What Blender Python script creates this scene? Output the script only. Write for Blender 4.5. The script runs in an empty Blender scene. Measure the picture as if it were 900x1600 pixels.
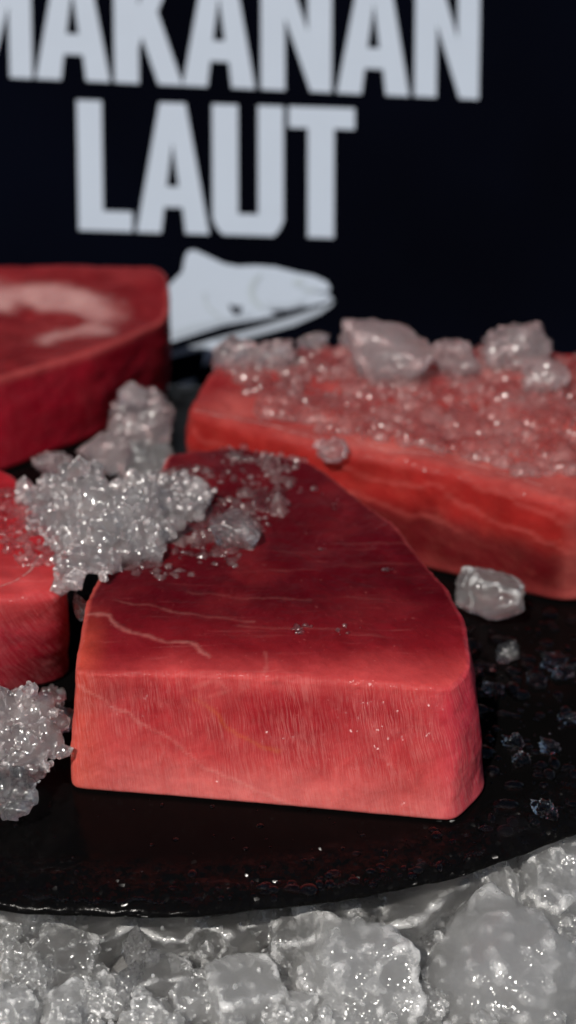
import bpy, bmesh, math, random
import numpy as np
from mathutils import Vector, Matrix, noise
from mathutils.bvhtree import BVHTree

scene = bpy.context.scene
COL = scene.collection
R = math.radians

# ------------------------------------------------------------------ camera
cam_data = bpy.data.cameras.new('camera')
cam = bpy.data.objects.new('camera', cam_data); COL.objects.link(cam)
cam.location = (0.00486, -0.49435, 0.39090)
cam.rotation_euler = (R(90 - 28), 0, 0)
cam_data.sensor_fit = 'HORIZONTAL'; cam_data.sensor_width = 24.0
cam_data.lens = 2550 / 900 * 24.0
cam_data.clip_start = 0.05; cam_data.clip_end = 50
cam_data.dof.use_dof = True
cam_data.dof.focus_distance = 0.60
cam_data.dof.aperture_fstop = 7.6
scene.camera = cam

# ------------------------------------------------------------------ sky, sun, exposure
SUN_EL, SUN_AZ = R(47), R(24)          # azimuth: degrees to the left of straight behind the camera
world = bpy.data.worlds.new('World'); scene.world = world; world.use_nodes = True
wn = world.node_tree.nodes; wl = world.node_tree.links
sky = wn.new('ShaderNodeTexSky'); sky.sky_type = 'NISHITA'; sky.sun_disc = False
sky.sun_elevation = SUN_EL; sky.sun_rotation = math.pi + SUN_AZ
wl.new(sky.outputs[0], wn['Background'].inputs[0]); wn['Background'].inputs[1].default_value = 0.05
sd = bpy.data.lights.new('sun', 'SUN'); sd.energy = 5.0; sd.angle = R(0.5); sd.color = (1.0, 0.95, 0.88)
sun = bpy.data.objects.new('sun', sd); COL.objects.link(sun)
S = Vector((-math.sin(SUN_AZ) * math.cos(SUN_EL), -math.cos(SUN_AZ) * math.cos(SUN_EL), math.sin(SUN_EL)))
sun.rotation_euler = S.to_track_quat('Z', 'Y').to_euler(); sun.location = S * 3
vs = scene.view_settings
vs.view_transform = 'Standard'; vs.look = 'None'; vs.gamma = 1; vs.use_curve_mapping = False; vs.exposure = -0.25
scene.render.engine = 'CYCLES'
cy = scene.cycles
cy.max_bounces = 14; cy.transmission_bounces = 10; cy.transparent_max_bounces = 24; cy.glossy_bounces = 4; cy.diffuse_bounces = 4; cy.volume_bounces = 4
cy.sample_clamp_indirect = 8.0; cy.use_denoising = True

# ------------------------------------------------------------------ helpers
def mesh_obj(name, verts, faces, mat=None, parent=None, smooth=True):
    me = bpy.data.meshes.new(name)
    if isinstance(verts, np.ndarray): verts = verts.tolist()
    if isinstance(faces, np.ndarray): faces = faces.tolist()
    me.from_pydata(verts, [], faces); me.update()
    if smooth: me.polygons.foreach_set('use_smooth', [True] * len(me.polygons))
    o = bpy.data.objects.new(name, me); COL.objects.link(o)
    if mat: me.materials.append(mat)
    if parent: o.parent = parent
    return o

def tag(o, label=None, cat=None, group=None, kind=None):
    if label: o['label'] = label
    if cat: o['category'] = cat
    if group: o['group'] = group
    if kind: o['kind'] = kind
    return o

class NT:
    def __init__(s, name):
        s.m = bpy.data.materials.new(name); s.m.use_nodes = True
        s.n = s.m.node_tree.nodes; s.l = s.m.node_tree.links
        s.bsdf = s.n['Principled BSDF']; s.out = s.n['Material Output']
    def new(s, t, **kw):
        n = s.n.new(t)
        for k, v in kw.items(): setattr(n, k, v)
        return n
    def put(s, node, i, v):
        if v is None: return
        if hasattr(v, 'is_output'): s.l.new(v, node.inputs[i])
        else:
            if isinstance(v, tuple) and len(v) == 3 and len(getattr(node.inputs[i], 'default_value', (0, 0, 0))) == 4: v = v + (1,)
            node.inputs[i].default_value = v
    def noise(s, vec, scale, detail=3, rough=0.5, dist=0.0):
        n = s.new('ShaderNodeTexNoise'); s.put(n, 'Vector', vec); s.put(n, 'Scale', scale); s.put(n, 'Detail', detail)
        s.put(n, 'Roughness', rough); s.put(n, 'Distortion', dist); return n.outputs['Fac']
    def math(s, op, a, b=None, c=None, clamp=False):
        n = s.new('ShaderNodeMath', operation=op, use_clamp=clamp); s.put(n, 0, a); s.put(n, 1, b); s.put(n, 2, c); return n.outputs[0]
    def mix(s, f, a, b):
        n = s.new('ShaderNodeMix', data_type='RGBA'); s.put(n, 0, f); s.put(n, 6, a); s.put(n, 7, b); return n.outputs[2]
    def ramp(s, f, lo, hi, a=0.0, b=1.0):
        n = s.new('ShaderNodeMapRange', interpolation_type='SMOOTHSTEP'); s.put(n, 0, f)
        for i, v in enumerate((lo, hi, a, b)): n.inputs[i + 1].default_value = v
        return n.outputs[0]
    def scale(s, vec, xyz, loc=(0, 0, 0), rot=(0, 0, 0)):
        n = s.new('ShaderNodeMapping'); s.put(n, 0, vec); n.inputs['Scale'].default_value = xyz
        n.inputs['Location'].default_value = loc; n.inputs['Rotation'].default_value = rot; return n.outputs[0]
    def bump(s, h, strength, dist, normal=None):
        n = s.new('ShaderNodeBump'); s.put(n, 'Height', h); s.put(n, 'Strength', strength); s.put(n, 'Distance', dist)
        if normal is not None: s.put(n, 'Normal', normal)
        return n.outputs[0]
    def set(s, **kw):
        for k, v in kw.items(): s.put(s.bsdf, k.replace('_', ' '), v)

def plain(name, col, rough=0.6, spec=0.3):
    t = NT(name); t.set(Base_Color=col, Roughness=rough); t.put(t.bsdf, 'Specular IOR Level', spec); return t.m

# ------------------------------------------------------------------ materials
def sparkle(t, co, scale, spread):
    """normal of a skin made of tiny flat crystal faces, each tilted its own way"""
    vo = t.new('ShaderNodeTexVoronoi'); t.put(vo, 'Vector', co); t.put(vo, 'Scale', scale)
    a = t.new('ShaderNodeVectorMath', operation='SUBTRACT'); t.l.new(vo.outputs['Color'], a.inputs[0]); a.inputs[1].default_value = (.5, .5, .5)
    b = t.new('ShaderNodeVectorMath', operation='SCALE'); t.l.new(a.outputs[0], b.inputs[0]); b.inputs['Scale'].default_value = spread
    g = t.new('ShaderNodeNewGeometry')
    c = t.new('ShaderNodeVectorMath', operation='ADD'); t.l.new(b.outputs[0], c.inputs[0]); t.l.new(g.outputs['Normal'], c.inputs[1])
    d = t.new('ShaderNodeVectorMath', operation='NORMALIZE'); t.l.new(c.outputs[0], d.inputs[0]); return d.outputs[0]

def ice_mat(name, cloudy=0.5, transp=0.25, tint=(0.5, 0.5, 0.5), bump_s=1.0, rough=0.12, vein=0.5, bscale=1.0, seed=0.0, sss=0.018, glint=0.75, gscale=1300, gcol=(0.97, 0.975, 0.98, 1)):
    """ice: refracting body with cloudy, deep-scattering patches inside and a wet, finely pitted skin that glints"""
    t = NT(name)
    co = t.new('ShaderNodeTexCoord').outputs['Object']
    co = t.scale(co, (1, 1, 1), (seed, seed * 1.7, seed * 0.3))
    n1 = t.noise(co, 130 * bscale, 5, 0.7)
    n2 = t.noise(co, 750 * bscale, 3, 0.65)
    vo = t.new('ShaderNodeTexVoronoi'); t.put(vo, 'Vector', co); t.put(vo, 'Scale', 200 * bscale)
    h = t.math('ADD', t.math('MULTIPLY', n1, 0.6), t.math('ADD', t.math('MULTIPLY', n2, 0.55), t.math('MULTIPLY', vo.outputs['Distance'], 0.35)))
    bn = t.bump(h, 0.5 * bump_s, 0.0020 / bscale)
    cl = t.noise(co, 45 * bscale, 3, 0.6)
    t.set(Base_Color=tint, Roughness=rough + 0.2, IOR=1.31, Normal=bn)
    t.put(t.bsdf, 'Subsurface Weight', 1.0); t.put(t.bsdf, 'Subsurface Radius', (1, 1, 1)); t.put(t.bsdf, 'Subsurface Scale', sss)
    t.put(t.bsdf, 'Specular IOR Level', 0.25)
    t.put(t.bsdf, 'Coat Weight', 1.0); t.put(t.bsdf, 'Coat IOR', 1.33); t.put(t.bsdf, 'Coat Roughness', 0.19); t.put(t.bsdf, 'Coat Normal', sparkle(t, co, gscale, glint))
    gs = []
    for r_ in (rough, rough + 0.26):                      # clear refraction, and the scattered refraction of fine inner cracks
        gl = t.new('ShaderNodeBsdfGlass'); t.put(gl, 'Color', gcol); t.put(gl, 'Roughness', r_); t.put(gl, 'IOR', 1.31); t.put(gl, 'Normal', bn); gs.append(gl)
    m0 = t.new('ShaderNodeMixShader'); t.put(m0, 0, t.ramp(t.noise(co, 170 * bscale, 3, 0.7), 0.4, 0.6, 0.35, 0.9)); t.l.new(gs[0].outputs[0], m0.inputs[1]); t.l.new(gs[1].outputs[0], m0.inputs[2])
    tr = t.new('ShaderNodeBsdfTransparent'); t.put(tr, 0, (0.97, 0.97, 0.98, 1))
    m1 = t.new('ShaderNodeMixShader'); t.put(m1, 0, transp); t.l.new(m0.outputs[0], m1.inputs[1]); t.l.new(tr.outputs[0], m1.inputs[2])
    wet = t.new('ShaderNodeBsdfGlossy'); t.put(wet, 'Roughness', 0.17); t.put(wet, 'Normal', sparkle(t, co, gscale * .8, glint))
    mw = t.new('ShaderNodeMixShader'); t.put(mw, 0, 0.045); t.l.new(m1.outputs[0], mw.inputs[1]); t.l.new(wet.outputs[0], mw.inputs[2]); m1 = mw
    f = t.ramp(cl, 0.3, 0.7, max(0, cloudy - vein * 0.5), min(1, cloudy + vein * 0.5))
    m2 = t.new('ShaderNodeMixShader'); t.put(m2, 0, f); t.l.new(m1.outputs[0], m2.inputs[1]); t.l.new(t.bsdf.outputs[0], m2.inputs[2])
    t.l.new(m2.outputs[0], t.out.inputs[0])
    return t.m

def ice_vol(name, density=60.0, col=(.97, .97, .975), absorb=(.9, .93, .95), clear=0.5, rough=0.05, bump_s=0.6, bscale=1.0, seed=0.0, glint=0.75, gscale=1300, frost=0.1, tint=(.8, .8, .8), wetw=.055, edge=.45):
    """cloudy ice: wet refracting skin over a body that scatters light inside"""
    t = NT(name)
    co = t.new('ShaderNodeTexCoord').outputs['Object']
    co = t.scale(co, (1, 1, 1), (seed, seed * 1.7, seed * 0.3))
    n1 = t.noise(co, 130 * bscale, 5, 0.7); n2 = t.noise(co, 750 * bscale, 3, 0.65)
    vo = t.new('ShaderNodeTexVoronoi'); t.put(vo, 'Vector', co); t.put(vo, 'Scale', 200 * bscale)
    h = t.math('ADD', t.math('MULTIPLY', n1, 0.6), t.math('ADD', t.math('MULTIPLY', n2, 0.45), t.math('MULTIPLY', vo.outputs['Distance'], 0.35)))
    bn = t.bump(h, 0.5 * bump_s, 0.0020 / bscale)
    gl = t.new('ShaderNodeBsdfGlass'); t.put(gl, 'Roughness', rough); t.put(gl, 'IOR', 1.31); t.put(gl, 'Normal', bn)
    tr = t.new('ShaderNodeBsdfTransparent')
    m1 = t.new('ShaderNodeMixShader'); t.put(m1, 0, 1 - clear); t.l.new(gl.outputs[0], m1.inputs[1]); t.l.new(tr.outputs[0], m1.inputs[2])
    t.set(Base_Color=tint, Roughness=0.3, Normal=bn); t.put(t.bsdf, 'Specular IOR Level', 0.3)
    fr = t.new('ShaderNodeMixShader'); t.put(fr, 0, t.math('ADD', t.ramp(t.noise(co, 70 * bscale, 5, 0.7), .42, .7, 0.0, frost * 2), t.math('MULTIPLY', t.ramp(t.new('ShaderNodeNewGeometry').outputs['Pointiness'], .505, .56, 0.0, edge), t.ramp(n1, .35, .6)), clamp=True)); t.l.new(m1.outputs[0], fr.inputs[1]); t.l.new(t.bsdf.outputs[0], fr.inputs[2])
    wet = t.new('ShaderNodeBsdfGlossy'); t.put(wet, 'Roughness', 0.17); t.put(wet, 'Normal', sparkle(t, co, gscale, glint))
    mw = t.new('ShaderNodeMixShader'); t.put(mw, 0, wetw); t.l.new(fr.outputs[0], mw.inputs[1]); t.l.new(wet.outputs[0], mw.inputs[2])
    t.l.new(mw.outputs[0], t.out.inputs[0])
    vs_ = t.new('ShaderNodeVolumeScatter'); t.put(vs_, 'Color', tuple(col) + (1,)); t.put(vs_, 'Density', density); t.put(vs_, 'Anisotropy', 0.3)
    t.l.new(vs_.outputs[0], t.out.inputs['Volume'])
    return t.m
ICE_CLOUD = ice_vol('cloudy_ice', 90, (.975, .968, .966), clear=.68, seed=1, frost=.05, bump_s=.8, gscale=1900)
ICE_WHITE = ice_vol('white_frosted_ice', 165, (.987, .982, .978), clear=.6, seed=3, frost=.14, bump_s=1.1, gscale=1900, edge=.6)
ICE_GREY = ice_vol('grey_clear_ice', 30, (.95, .945, .945), clear=.78, seed=5, frost=.03, gscale=1900)
ICE_PINK = ice_vol('pink_tinged_ice', 42, (.985, .84, .85), clear=.72, seed=4, frost=.06, bump_s=1.0, tint=(.66, .46, .46))  # pink stands in for red light bounced off the tuna
ICE_HEAP = ice_vol('wet_granular_ice', 48, (.995, .945, .94), clear=.86, seed=2, frost=.10, bump_s=1.3, glint=.9, gscale=1000, rough=.03, wetw=.10, edge=.5, tint=(.85, .76, .75))
ICE_CRUMB = ice_vol('fine_ice_crumbs', 90, (.98, .975, .975), clear=.75, seed=12, frost=.08, bump_s=.8)
ICE_CLEAR = ice_mat('clear_wet_ice', 0.05, 0.25, (0.75, 0.72, 0.72), 0.4, 0.02, 0.1, 1.2, seed=1.3, glint=.6)
ICE_SLUSH = ice_mat('pink_stained_slush', 0.06, 0.5, (0.80, 0.60, 0.58), 0.8, 0.03, 0.12, 1.2, seed=7.7, sss=.006, glint=.8, gscale=1000)
ICE_BED = ice_mat('packed_crushed_ice', 0.7, 0.2, (0.25, 0.245, 0.24), 1.2, 0.14, 0.4, 1.1, seed=9.0)

ICE_MELT = ice_mat('melting_ice', 0.0, 0.6, (0.75, 0.72, 0.72), 0.5, 0.02, 0.0, 1.2, seed=6.1, glint=.7)

t = NT('water_bead'); t.set(Base_Color=(1, 1, 1), Roughness=0.02, IOR=1.33); t.put(t.bsdf, 'Transmission Weight', 1.0); WATER = t.m

t = NT('wet_black_slate')
co = t.new('ShaderNodeTexCoord').outputs['Object']
n1 = t.noise(co, 60, 5, 0.6); n2 = t.noise(co, 330, 4, 0.6)
at = t.new('ShaderNodeAttribute', attribute_name='rim').outputs['Fac']
h = t.math('MULTIPLY', t.math('ADD', n1, t.math('MULTIPLY', n2, 0.5)), t.ramp(at, 0, 1, 0.12, 1.0))
t.set(Base_Color=t.mix(n1, (0.0015, 0.0015, 0.0016), (0.003, 0.0026, 0.0026)), Roughness=t.ramp(n2, 0.35, 0.7, 0.10, 0.22), Normal=t.bump(h, 0.35, 0.0012))
t.put(t.bsdf, 'Coat Weight', t.ramp(at, 0, 1, 0.0, 0.13)); t.put(t.bsdf, 'Coat Roughness', 0.16); t.put(t.bsdf, 'Coat Normal', sparkle(t, co, 560, 2.0))
t.put(t.bsdf, 'Specular IOR Level', 0.035); SLATE = t.m

t = NT('navy_banner_print')
co = t.new('ShaderNodeTexCoord').outputs['Object']
n1 = t.noise(co, 4, 3); n2 = t.noise(co, 900, 2)
t.set(Base_Color=t.mix(t.ramp(n1, .3, .7), (0.0011, 0.0013, 0.0028), (0.0016, 0.0021, 0.0050)), Roughness=0.6, Normal=t.bump(n2, 0.15, 0.0005))
t.put(t.bsdf, 'Specular IOR Level', 0.0); NAVY = t.m
def printed(name, col):
    t = NT(name); co = t.new('ShaderNodeTexCoord').outputs['Object']
    w = t.noise(co, 30, 3); n2 = t.noise(t.scale(co, (1, 1, 1)), 700, 2)
    t.set(Base_Color=t.mix(t.math('MULTIPLY', t.math('ADD', w, n2), 0.5), tuple(c * 0.9 for c in col), tuple(min(1, c * 1.06) for c in col)), Roughness=0.55)
    t.put(t.bsdf, 'Specular IOR Level', 0.2); return t.m
PRINT_WHITE = printed('white_print', (0.38, 0.435, 0.52))
PRINT_BELLY = printed('pale_grey_print', (0.30, 0.34, 0.40))
PRINT_GREY = printed('blue_grey_print', (0.33, 0.38, 0.42))
PRINT_SHADE = printed('light_shade_print', (0.34, 0.39, 0.46))
PRINT_DARK = printed('dark_print', (0.015, 0.018, 0.028))

def tuna_mat(name, fibre=1.0, line=(0.58, 0.20, 0.185), slant=0.25, coat=0.035, seed=0.0):
    t = NT(name)
    base = t.new('ShaderNodeAttribute', attribute_name='flesh').outputs['Color']
    side = t.new('ShaderNodeAttribute', attribute_name='side').outputs['Fac']
    fib = t.new('ShaderNodeAttribute', attribute_name='fib').outputs['Vector']
    obj = t.new('ShaderNodeTexCoord').outputs['Object']
    # cross-cut faces: thin pale fibre lines running down the face, wavering
    warp = t.noise(fib, 45, 3, 0.6)
    wv = t.new('ShaderNodeCombineXYZ'); t.put(wv, 0, t.math('MULTIPLY', t.math('SUBTRACT', warp, 0.5), 0.0035))
    sh = t.new('ShaderNodeVectorMath', operation='ADD'); t.l.new(fib, sh.inputs[0]); t.l.new(wv.outputs[0], sh.inputs[1])
    fv = t.scale(sh.outputs[0], (1, 1, 1), (seed, 0, 0), (0, 0, -slant))
    f1 = t.noise(t.scale(fv, (1500, 50, 1)), 1.0, 3, 0.55, 0.2)
    ridge = t.math('SUBTRACT', 1.0, t.math('MULTIPLY', t.math('ABSOLUTE', t.math('SUBTRACT', f1, 0.5)), 13.0), clamp=True)
    patch = t.ramp(t.noise(fib, 60, 3, 0.6), 0.32, 0.68)
    lines = t.math('MULTIPLY', t.math('MULTIPLY', ridge, side), t.math('MULTIPLY', t.math('ADD', patch, 0.4), 0.30 * fibre))
    # along-grain faces: long faint streaks
    g1 = t.noise(t.scale(obj, (28, 420, 30), (seed, seed, 0), (0, 0, -0.16)), 1.0, 4, 0.6, 0.3)
    gr = t.math('MULTIPLY', t.ramp(g1, 0.58, 0.78), t.math('SUBTRACT', 1.0, side))
    blot = t.noise(obj, 70, 5, 0.65, 0.5)
    gm = t.new('ShaderNodeMix', data_type='RGBA', blend_type='MULTIPLY'); t.put(gm, 0, 1.0); t.put(gm, 6, base); t.put(gm, 7, (1.3, 1.5, 1.45))
    c = t.mix(t.ramp(blot, 0.35, 0.75), base, gm.outputs[2])
    dk = t.new('ShaderNodeMix', data_type='RGBA', blend_type='MULTIPLY'); t.put(dk, 0, t.ramp(t.noise(obj, 34, 4, 0.6), 0.45, 0.7, 0.0, 0.55)); t.put(dk, 6, c); t.put(dk, 7, (0.62, 0.42, 0.45))
    c = t.mix(lines, dk.outputs[2], line)
    c = t.mix(t.math('MULTIPLY', gr, 0.12), c, line)
    sp = t.ramp(t.noise(obj, 520, 2, 0.6), 0.66, 0.8)
    c = t.mix(t.math('MULTIPLY', sp, 0.25), c, line)
    si = t.new('ShaderNodeAttribute', attribute_name='sinew').outputs['Fac']; fa = t.new('ShaderNodeAttribute', attribute_name='fat').outputs['Fac']
    br = t.ramp(t.noise(obj, 160, 3, 0.6), 0.3, 0.6, 0.35, 1.0)
    c = t.mix(t.math('MULTIPLY', t.math('MULTIPLY', si, br), 0.30), c, (0.60, 0.24, 0.21))
    c = t.mix(t.math('MULTIPLY', t.math('MULTIPLY', fa, br), 0.26), c, (0.50, 0.14, 0.03))
    fine = t.noise(obj, 700, 3, 0.6); mid = t.noise(obj, 140, 4, 0.6)
    h = t.math('ADD', t.math('ADD', t.math('MULTIPLY', lines, 0.35), t.math('MULTIPLY', si, 0.3)), t.math('ADD', t.math('MULTIPLY', fine, 0.30), t.math('MULTIPLY', mid, 1.1)))
    bn = t.bump(h, 0.45, 0.0011)
    t.set(Base_Color=c, Roughness=t.ramp(mid, 0.3, 0.7, 0.36, 0.55), Normal=bn, IOR=1.38)
    t.put(t.bsdf, 'Subsurface Weight', 0.5); t.put(t.bsdf, 'Subsurface Radius', (1.0, 0.22, 0.16)); t.put(t.bsdf, 'Subsurface Scale', 0.0028)
    t.put(t.bsdf, 'Specular IOR Level', 0.10)
    t.put(t.bsdf, 'Coat Weight', coat); t.put(t.bsdf, 'Coat Roughness', 0.16); t.put(t.bsdf, 'Coat Normal', sparkle(t, obj, 1100, 0.5))
    return t.m
TUNA_F = tuna_mat('tuna_flesh', 1.0, slant=-0.14)
TUNA_R = tuna_mat('tuna_flesh_orange_red', 0.22, (0.60, 0.20, 0.14), 1.2, 0.06, 3.0)
TUNA_L = tuna_mat('tuna_flesh_rose', 0.55, (0.70, 0.30, 0.30), 0.5, 0.05, 5.0)
TUNA_B = tuna_mat('tuna_flesh_deep_red', 0.2, (0.62, 0.24, 0.25), 0.2, 0.05, 7.0)
t = NT('pale_sinew'); t.set(Base_Color=(0.56, 0.19, 0.17), Roughness=0.35); t.put(t.bsdf, 'Subsurface Weight', 0.6); t.put(t.bsdf, 'Subsurface Scale', 0.003); t.put(t.bsdf, 'Subsurface Radius', (1, .4, .3)); SINEW = t.m
t = NT('yellow_fat'); t.set(Base_Color=(0.52, 0.17, 0.05), Roughness=0.35); t.put(t.bsdf, 'Subsurface Weight', 0.6); t.put(t.bsdf, 'Subsurface Scale', 0.003); YELLOW = t.m

# ------------------------------------------------------------------ shapes
def ico(sub):
    bm = bmesh.new(); bmesh.ops.create_icosphere(bm, subdivisions=sub, radius=1.0)
    v = np.array([p.co[:] for p in bm.verts]); v /= np.linalg.norm(v, axis=1)[:, None]
    f = np.array([[q.index for q in p.verts] for p in bm.faces]); bm.free(); return v, f
ICO = {k: ico(k) for k in (1, 2, 3, 4, 5)}

def chunk_shape(seed, rx, ry, rz, facets=12, p=26, rough=0.07, sub=5, boxy=0.0, knob=0.07):
    """a broken lump of ice: soft-edged random polyhedron with chipped, pitted skin"""
    rng = np.random.default_rng(seed)
    d, f = ICO[sub]
    n = rng.normal(size=(facets, 3)); n /= np.linalg.norm(n, axis=1)[:, None]
    n = np.vstack([n, np.eye(3), -np.eye(3)]); h = np.r_[rng.uniform(0.72, 1.0, facets), np.full(6, 1.0 - boxy * .2)]
    dots = np.maximum(d @ n.T, 0) / h
    r = (dots ** p).sum(1) ** (-1.0 / p)
    off = rng.uniform(-50, 50, 3)
    q = d * r[:, None] * 1.7 + off
    amp = np.array([noise.fractal(Vector(a), 0.9, 2.1, 5) for a in q])
    pit = np.array([noise.noise(Vector(a * 5.0)) for a in q])
    chip = np.array([noise.cell(Vector(a * 2.3)) for a in q])
    r = r * (1 + rough * amp * 1.6 + rough * 0.35 * pit + rough * 0.12 * (chip - .5))
    if knob:
        k1 = np.array([noise.voronoi(Vector(a * 3.2 / 1.7 * 1.5))[0][0] for a in q]); k2 = np.array([noise.voronoi(Vector(a * 6.5))[0][0] for a in q])
        r = r * (1 + knob * (0.45 - k1) + knob * .45 * (0.4 - k2))
    v = d * r[:, None] * np.array([rx, ry, rz])
    a = rng.uniform(0, 6.28); c, s = math.cos(a * 0.12 - .35), math.sin(a * 0.12 - .35)
    v = v @ np.array([[c, s, 0], [-s, c, 0], [0, 0, 1]])
    return v, f

def ice_chunk(label, seed, loc, rad, mat, group=None, name='ice_chunk', **kw):
    v, f = chunk_shape(seed, *rad, **kw)
    o = mesh_obj(name, v, f, mat); o.location = loc
    return tag(o, label, 'ice', group)

def fuse(name, blobs, mat, voxel=0.0007, seed=0, sub=2, rough=0.2, smooth=3):
    """many small grains frozen into one lump: overlapping knobbly grains remeshed into one skin"""
    rng = np.random.default_rng(seed); V = []; Fs = []; k = 0
    d, f = ICO[sub]
    for (x, y, z, r) in blobs:
        sc = rng.uniform(0.75, 1.25, 3); off = rng.uniform(-9, 9, 3)
        rr = np.array([1 + rough * noise.noise(Vector(a * 1.6 + off)) for a in d])
        V.append(d * rr[:, None] * sc * r + np.array([x, y, z])); Fs.append(f + k); k += len(d)
    o = mesh_obj(name, np.vstack(V), np.vstack(Fs), mat)
    m = o.modifiers.new('r', 'REMESH'); m.mode = 'VOXEL'; m.voxel_size = voxel; m.use_smooth_shade = True
    if smooth: s = o.modifiers.new('s', 'SMOOTH'); s.iterations = smooth; s.factor = 0.5
    dg = bpy.context.evaluated_depsgraph_get()
    me = bpy.data.meshes.new_from_object(o.evaluated_get(dg)); o.modifiers.clear(); old = o.data; o.data = me; bpy.data.meshes.remove(old)
    me.polygons.foreach_set('use_smooth', [True] * len(me.polygons))
    return o

def densify(pts, step):
    out = []
    for i in range(len(pts)):
        a = np.array(pts[i]); b = np.array(pts[(i + 1) % len(pts)]); k = step[i]
        for j in range(k): out.append(a + (b - a) * j / k)
    return np.array(out)
def chaikin(p, it):
    for _ in range(it):
        q = np.roll(p, -1, 0); p = np.stack([p * .75 + q * .25, p * .25 + q * .75], 1).reshape(-1, 2)
    return p

def tuna_block(name, top, bot, H, mat, flesh, seed=0, bev=0.0055, bevb=0.006, seg=0.007, it=1, rnd=5, nside=36, ncap=46, wob=0.0012, bulge=0.002, topz=None, marks=None):
    """loin block: outline lofted from board to cut top, rounded wet edges, uneven faces. Outlines in cm."""
    top = [(x / 100, y / 100) for x, y in top]; bot = [(x / 100, y / 100) for x, y in bot]
    step = [max(1, int(round(math.dist(top[i], top[(i + 1) % len(top)]) / seg))) for i in range(len(top))]
    T = densify(top, step); B = densify(bot, step)
    for _ in range(rnd): T = (np.roll(T, 1, 0) + 2 * T + np.roll(T, -1, 0)) / 4; B = (np.roll(B, 1, 0) + 2 * B + np.roll(B, -1, 0)) / 4
    T = chaikin(T, it); B = chaikin(B, it)
    n = len(T)
    def nrm(P):
        t_ = np.roll(P, -1, 0) - np.roll(P, 1, 0); t_ /= np.linalg.norm(t_, axis=1)[:, None]; return np.c_[t_[:, 1], -t_[:, 0]]
    area = 0.5 * np.sum(T[:, 0] * np.roll(T[:, 1], -1) - np.roll(T[:, 0], -1) * T[:, 1])
    sg = 1.0 if area > 0 else -1.0
    def inset(P, d):
        q = P - nrm(P) * sg * d
        for _ in range(int(d / .0012)): q = (np.roll(q, 1, 0) + 2 * q + np.roll(q, -1, 0)) / 4
        return q
    per = np.r_[0, np.cumsum(np.linalg.norm(np.diff(T, axis=0), axis=1))]
    rings = []                                    # (xy, z, side, fibv)
    cb = B.mean(0)
    for s in (0.25, 0.6, 0.9): rings.append((cb + (inset(B, bevb) - cb) * s, 0.0, 1.0, 0.0))
    for a in np.linspace(0, 90, 6):
        c_, s_ = math.cos(R(a)), math.sin(R(a)); rings.append((inset(B, bevb * (1 - s_)), bevb * (1 - c_), 1.0, bevb * (1 - c_)))
    for k in range(1, nside):
        u = k / nside; P = B + (T - B) * u; P = P + nrm(P) * sg * bulge * math.sin(math.pi * u)
        rings.append((P, bevb + (H - bev - bevb) * u, 1.0, bevb + (H - bev - bevb) * u))
    for a in np.linspace(0, 90, 8):
        c_, s_ = math.cos(R(a)), math.sin(R(a)); rings.append((inset(T, bev * (1 - c_)), H - bev * (1 - s_), 1.0 - (a / 90) ** 1.5, H - bev * (1 - s_)))
    ct = T.mean(0); T2 = inset(T, bev)
    for k in range(1, ncap): 
        s = 1 - k / ncap; rings.append((ct + (T2 - ct) * s, H, 0.0, H))
    V = np.vstack([np.c_[P, np.full(n, z)] for P, z, _, _ in rings])
    side = np.repeat([r[2] for r in rings], n)
    fib = np.vstack([np.c_[per, np.full(n, r[3]), np.zeros(n)] for r in rings])
    if topz is not None:
        w = np.clip(V[:, 2] / H, 0, 1); V[:, 2] += w * topz(V[:, 0], V[:, 1])
    nr = len(rings); F = []
    for r in range(nr - 1):
        for i in range(n):
            j = (i + 1) % n; q = (r * n + i, r * n + j, (r + 1) * n + j, (r + 1) * n + i)
            F.append(q if sg > 0 else q[::-1])
    V = np.vstack([V, [[cb[0], cb[1], 0], [ct[0], ct[1], H + (topz(ct[0], ct[1]) if topz is not None else 0)]]]); ib, itp = len(V) - 2, len(V) - 1
    side = np.r_[side, 1, 0]; fib = np.vstack([fib, [[0, 0, 0]] * 2])
    for i in range(n):
        j = (i + 1) % n
        a, b = (j, i) if sg > 0 else (i, j)
        F.append((a, b, ib)); F.append(((nr - 1) * n + b, (nr - 1) * n + a, itp))
    # uneven surface
    me_tmp = bpy.data.meshes.new('tmp'); me_tmp.from_pydata(V.tolist(), [], F); me_tmp.update()
    N = np.array([v.normal[:] for v in me_tmp.vertices]); bpy.data.meshes.remove(me_tmp)
    off = Vector((seed * 3.3, seed * 1.7, 0))
    dsp = np.array([noise.fractal(Vector(p) * 26 + off, 1.0, 2.0, 3) * 1.0 + noise.fractal(Vector(p) * 420 + off, 1.0, 2.0, 2) * .10 + noise.fractal(Vector((p[0] * 140, p[1] * 140, p[2] * 140)) + off, 1.0, 2.0, 3) * 0.28 for p in V])
    ed = 4 * side * (1 - side)                     # knife edges come out slightly ragged
    dsp = dsp + ed * np.array([noise.fractal(Vector(p) * 230 + off, .9, 2.1, 3) for p in V]) * .45
    keep = np.clip(V[:, 2] / 0.008, 0.15, 1)
    V = V + N * (dsp * wob * keep)[:, None]
    o = mesh_obj(name, V, F, mat)
    me = o.data
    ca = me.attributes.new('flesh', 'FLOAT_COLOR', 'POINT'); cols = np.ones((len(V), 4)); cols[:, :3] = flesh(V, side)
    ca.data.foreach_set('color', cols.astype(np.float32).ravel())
    sa = me.attributes.new('side', 'FLOAT', 'POINT'); sa.data.foreach_set('value', side.astype(np.float32))
    fa = me.attributes.new('fib', 'FLOAT_VECTOR', 'POINT'); fa.data.foreach_set('vector', fib.astype(np.float32).ravel())
    for nm, val in (marks(V, side) if marks else {}).items():
        ma = me.attributes.new(nm, 'FLOAT', 'POINT'); ma.data.foreach_set('value', val.astype(np.float32))
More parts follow.
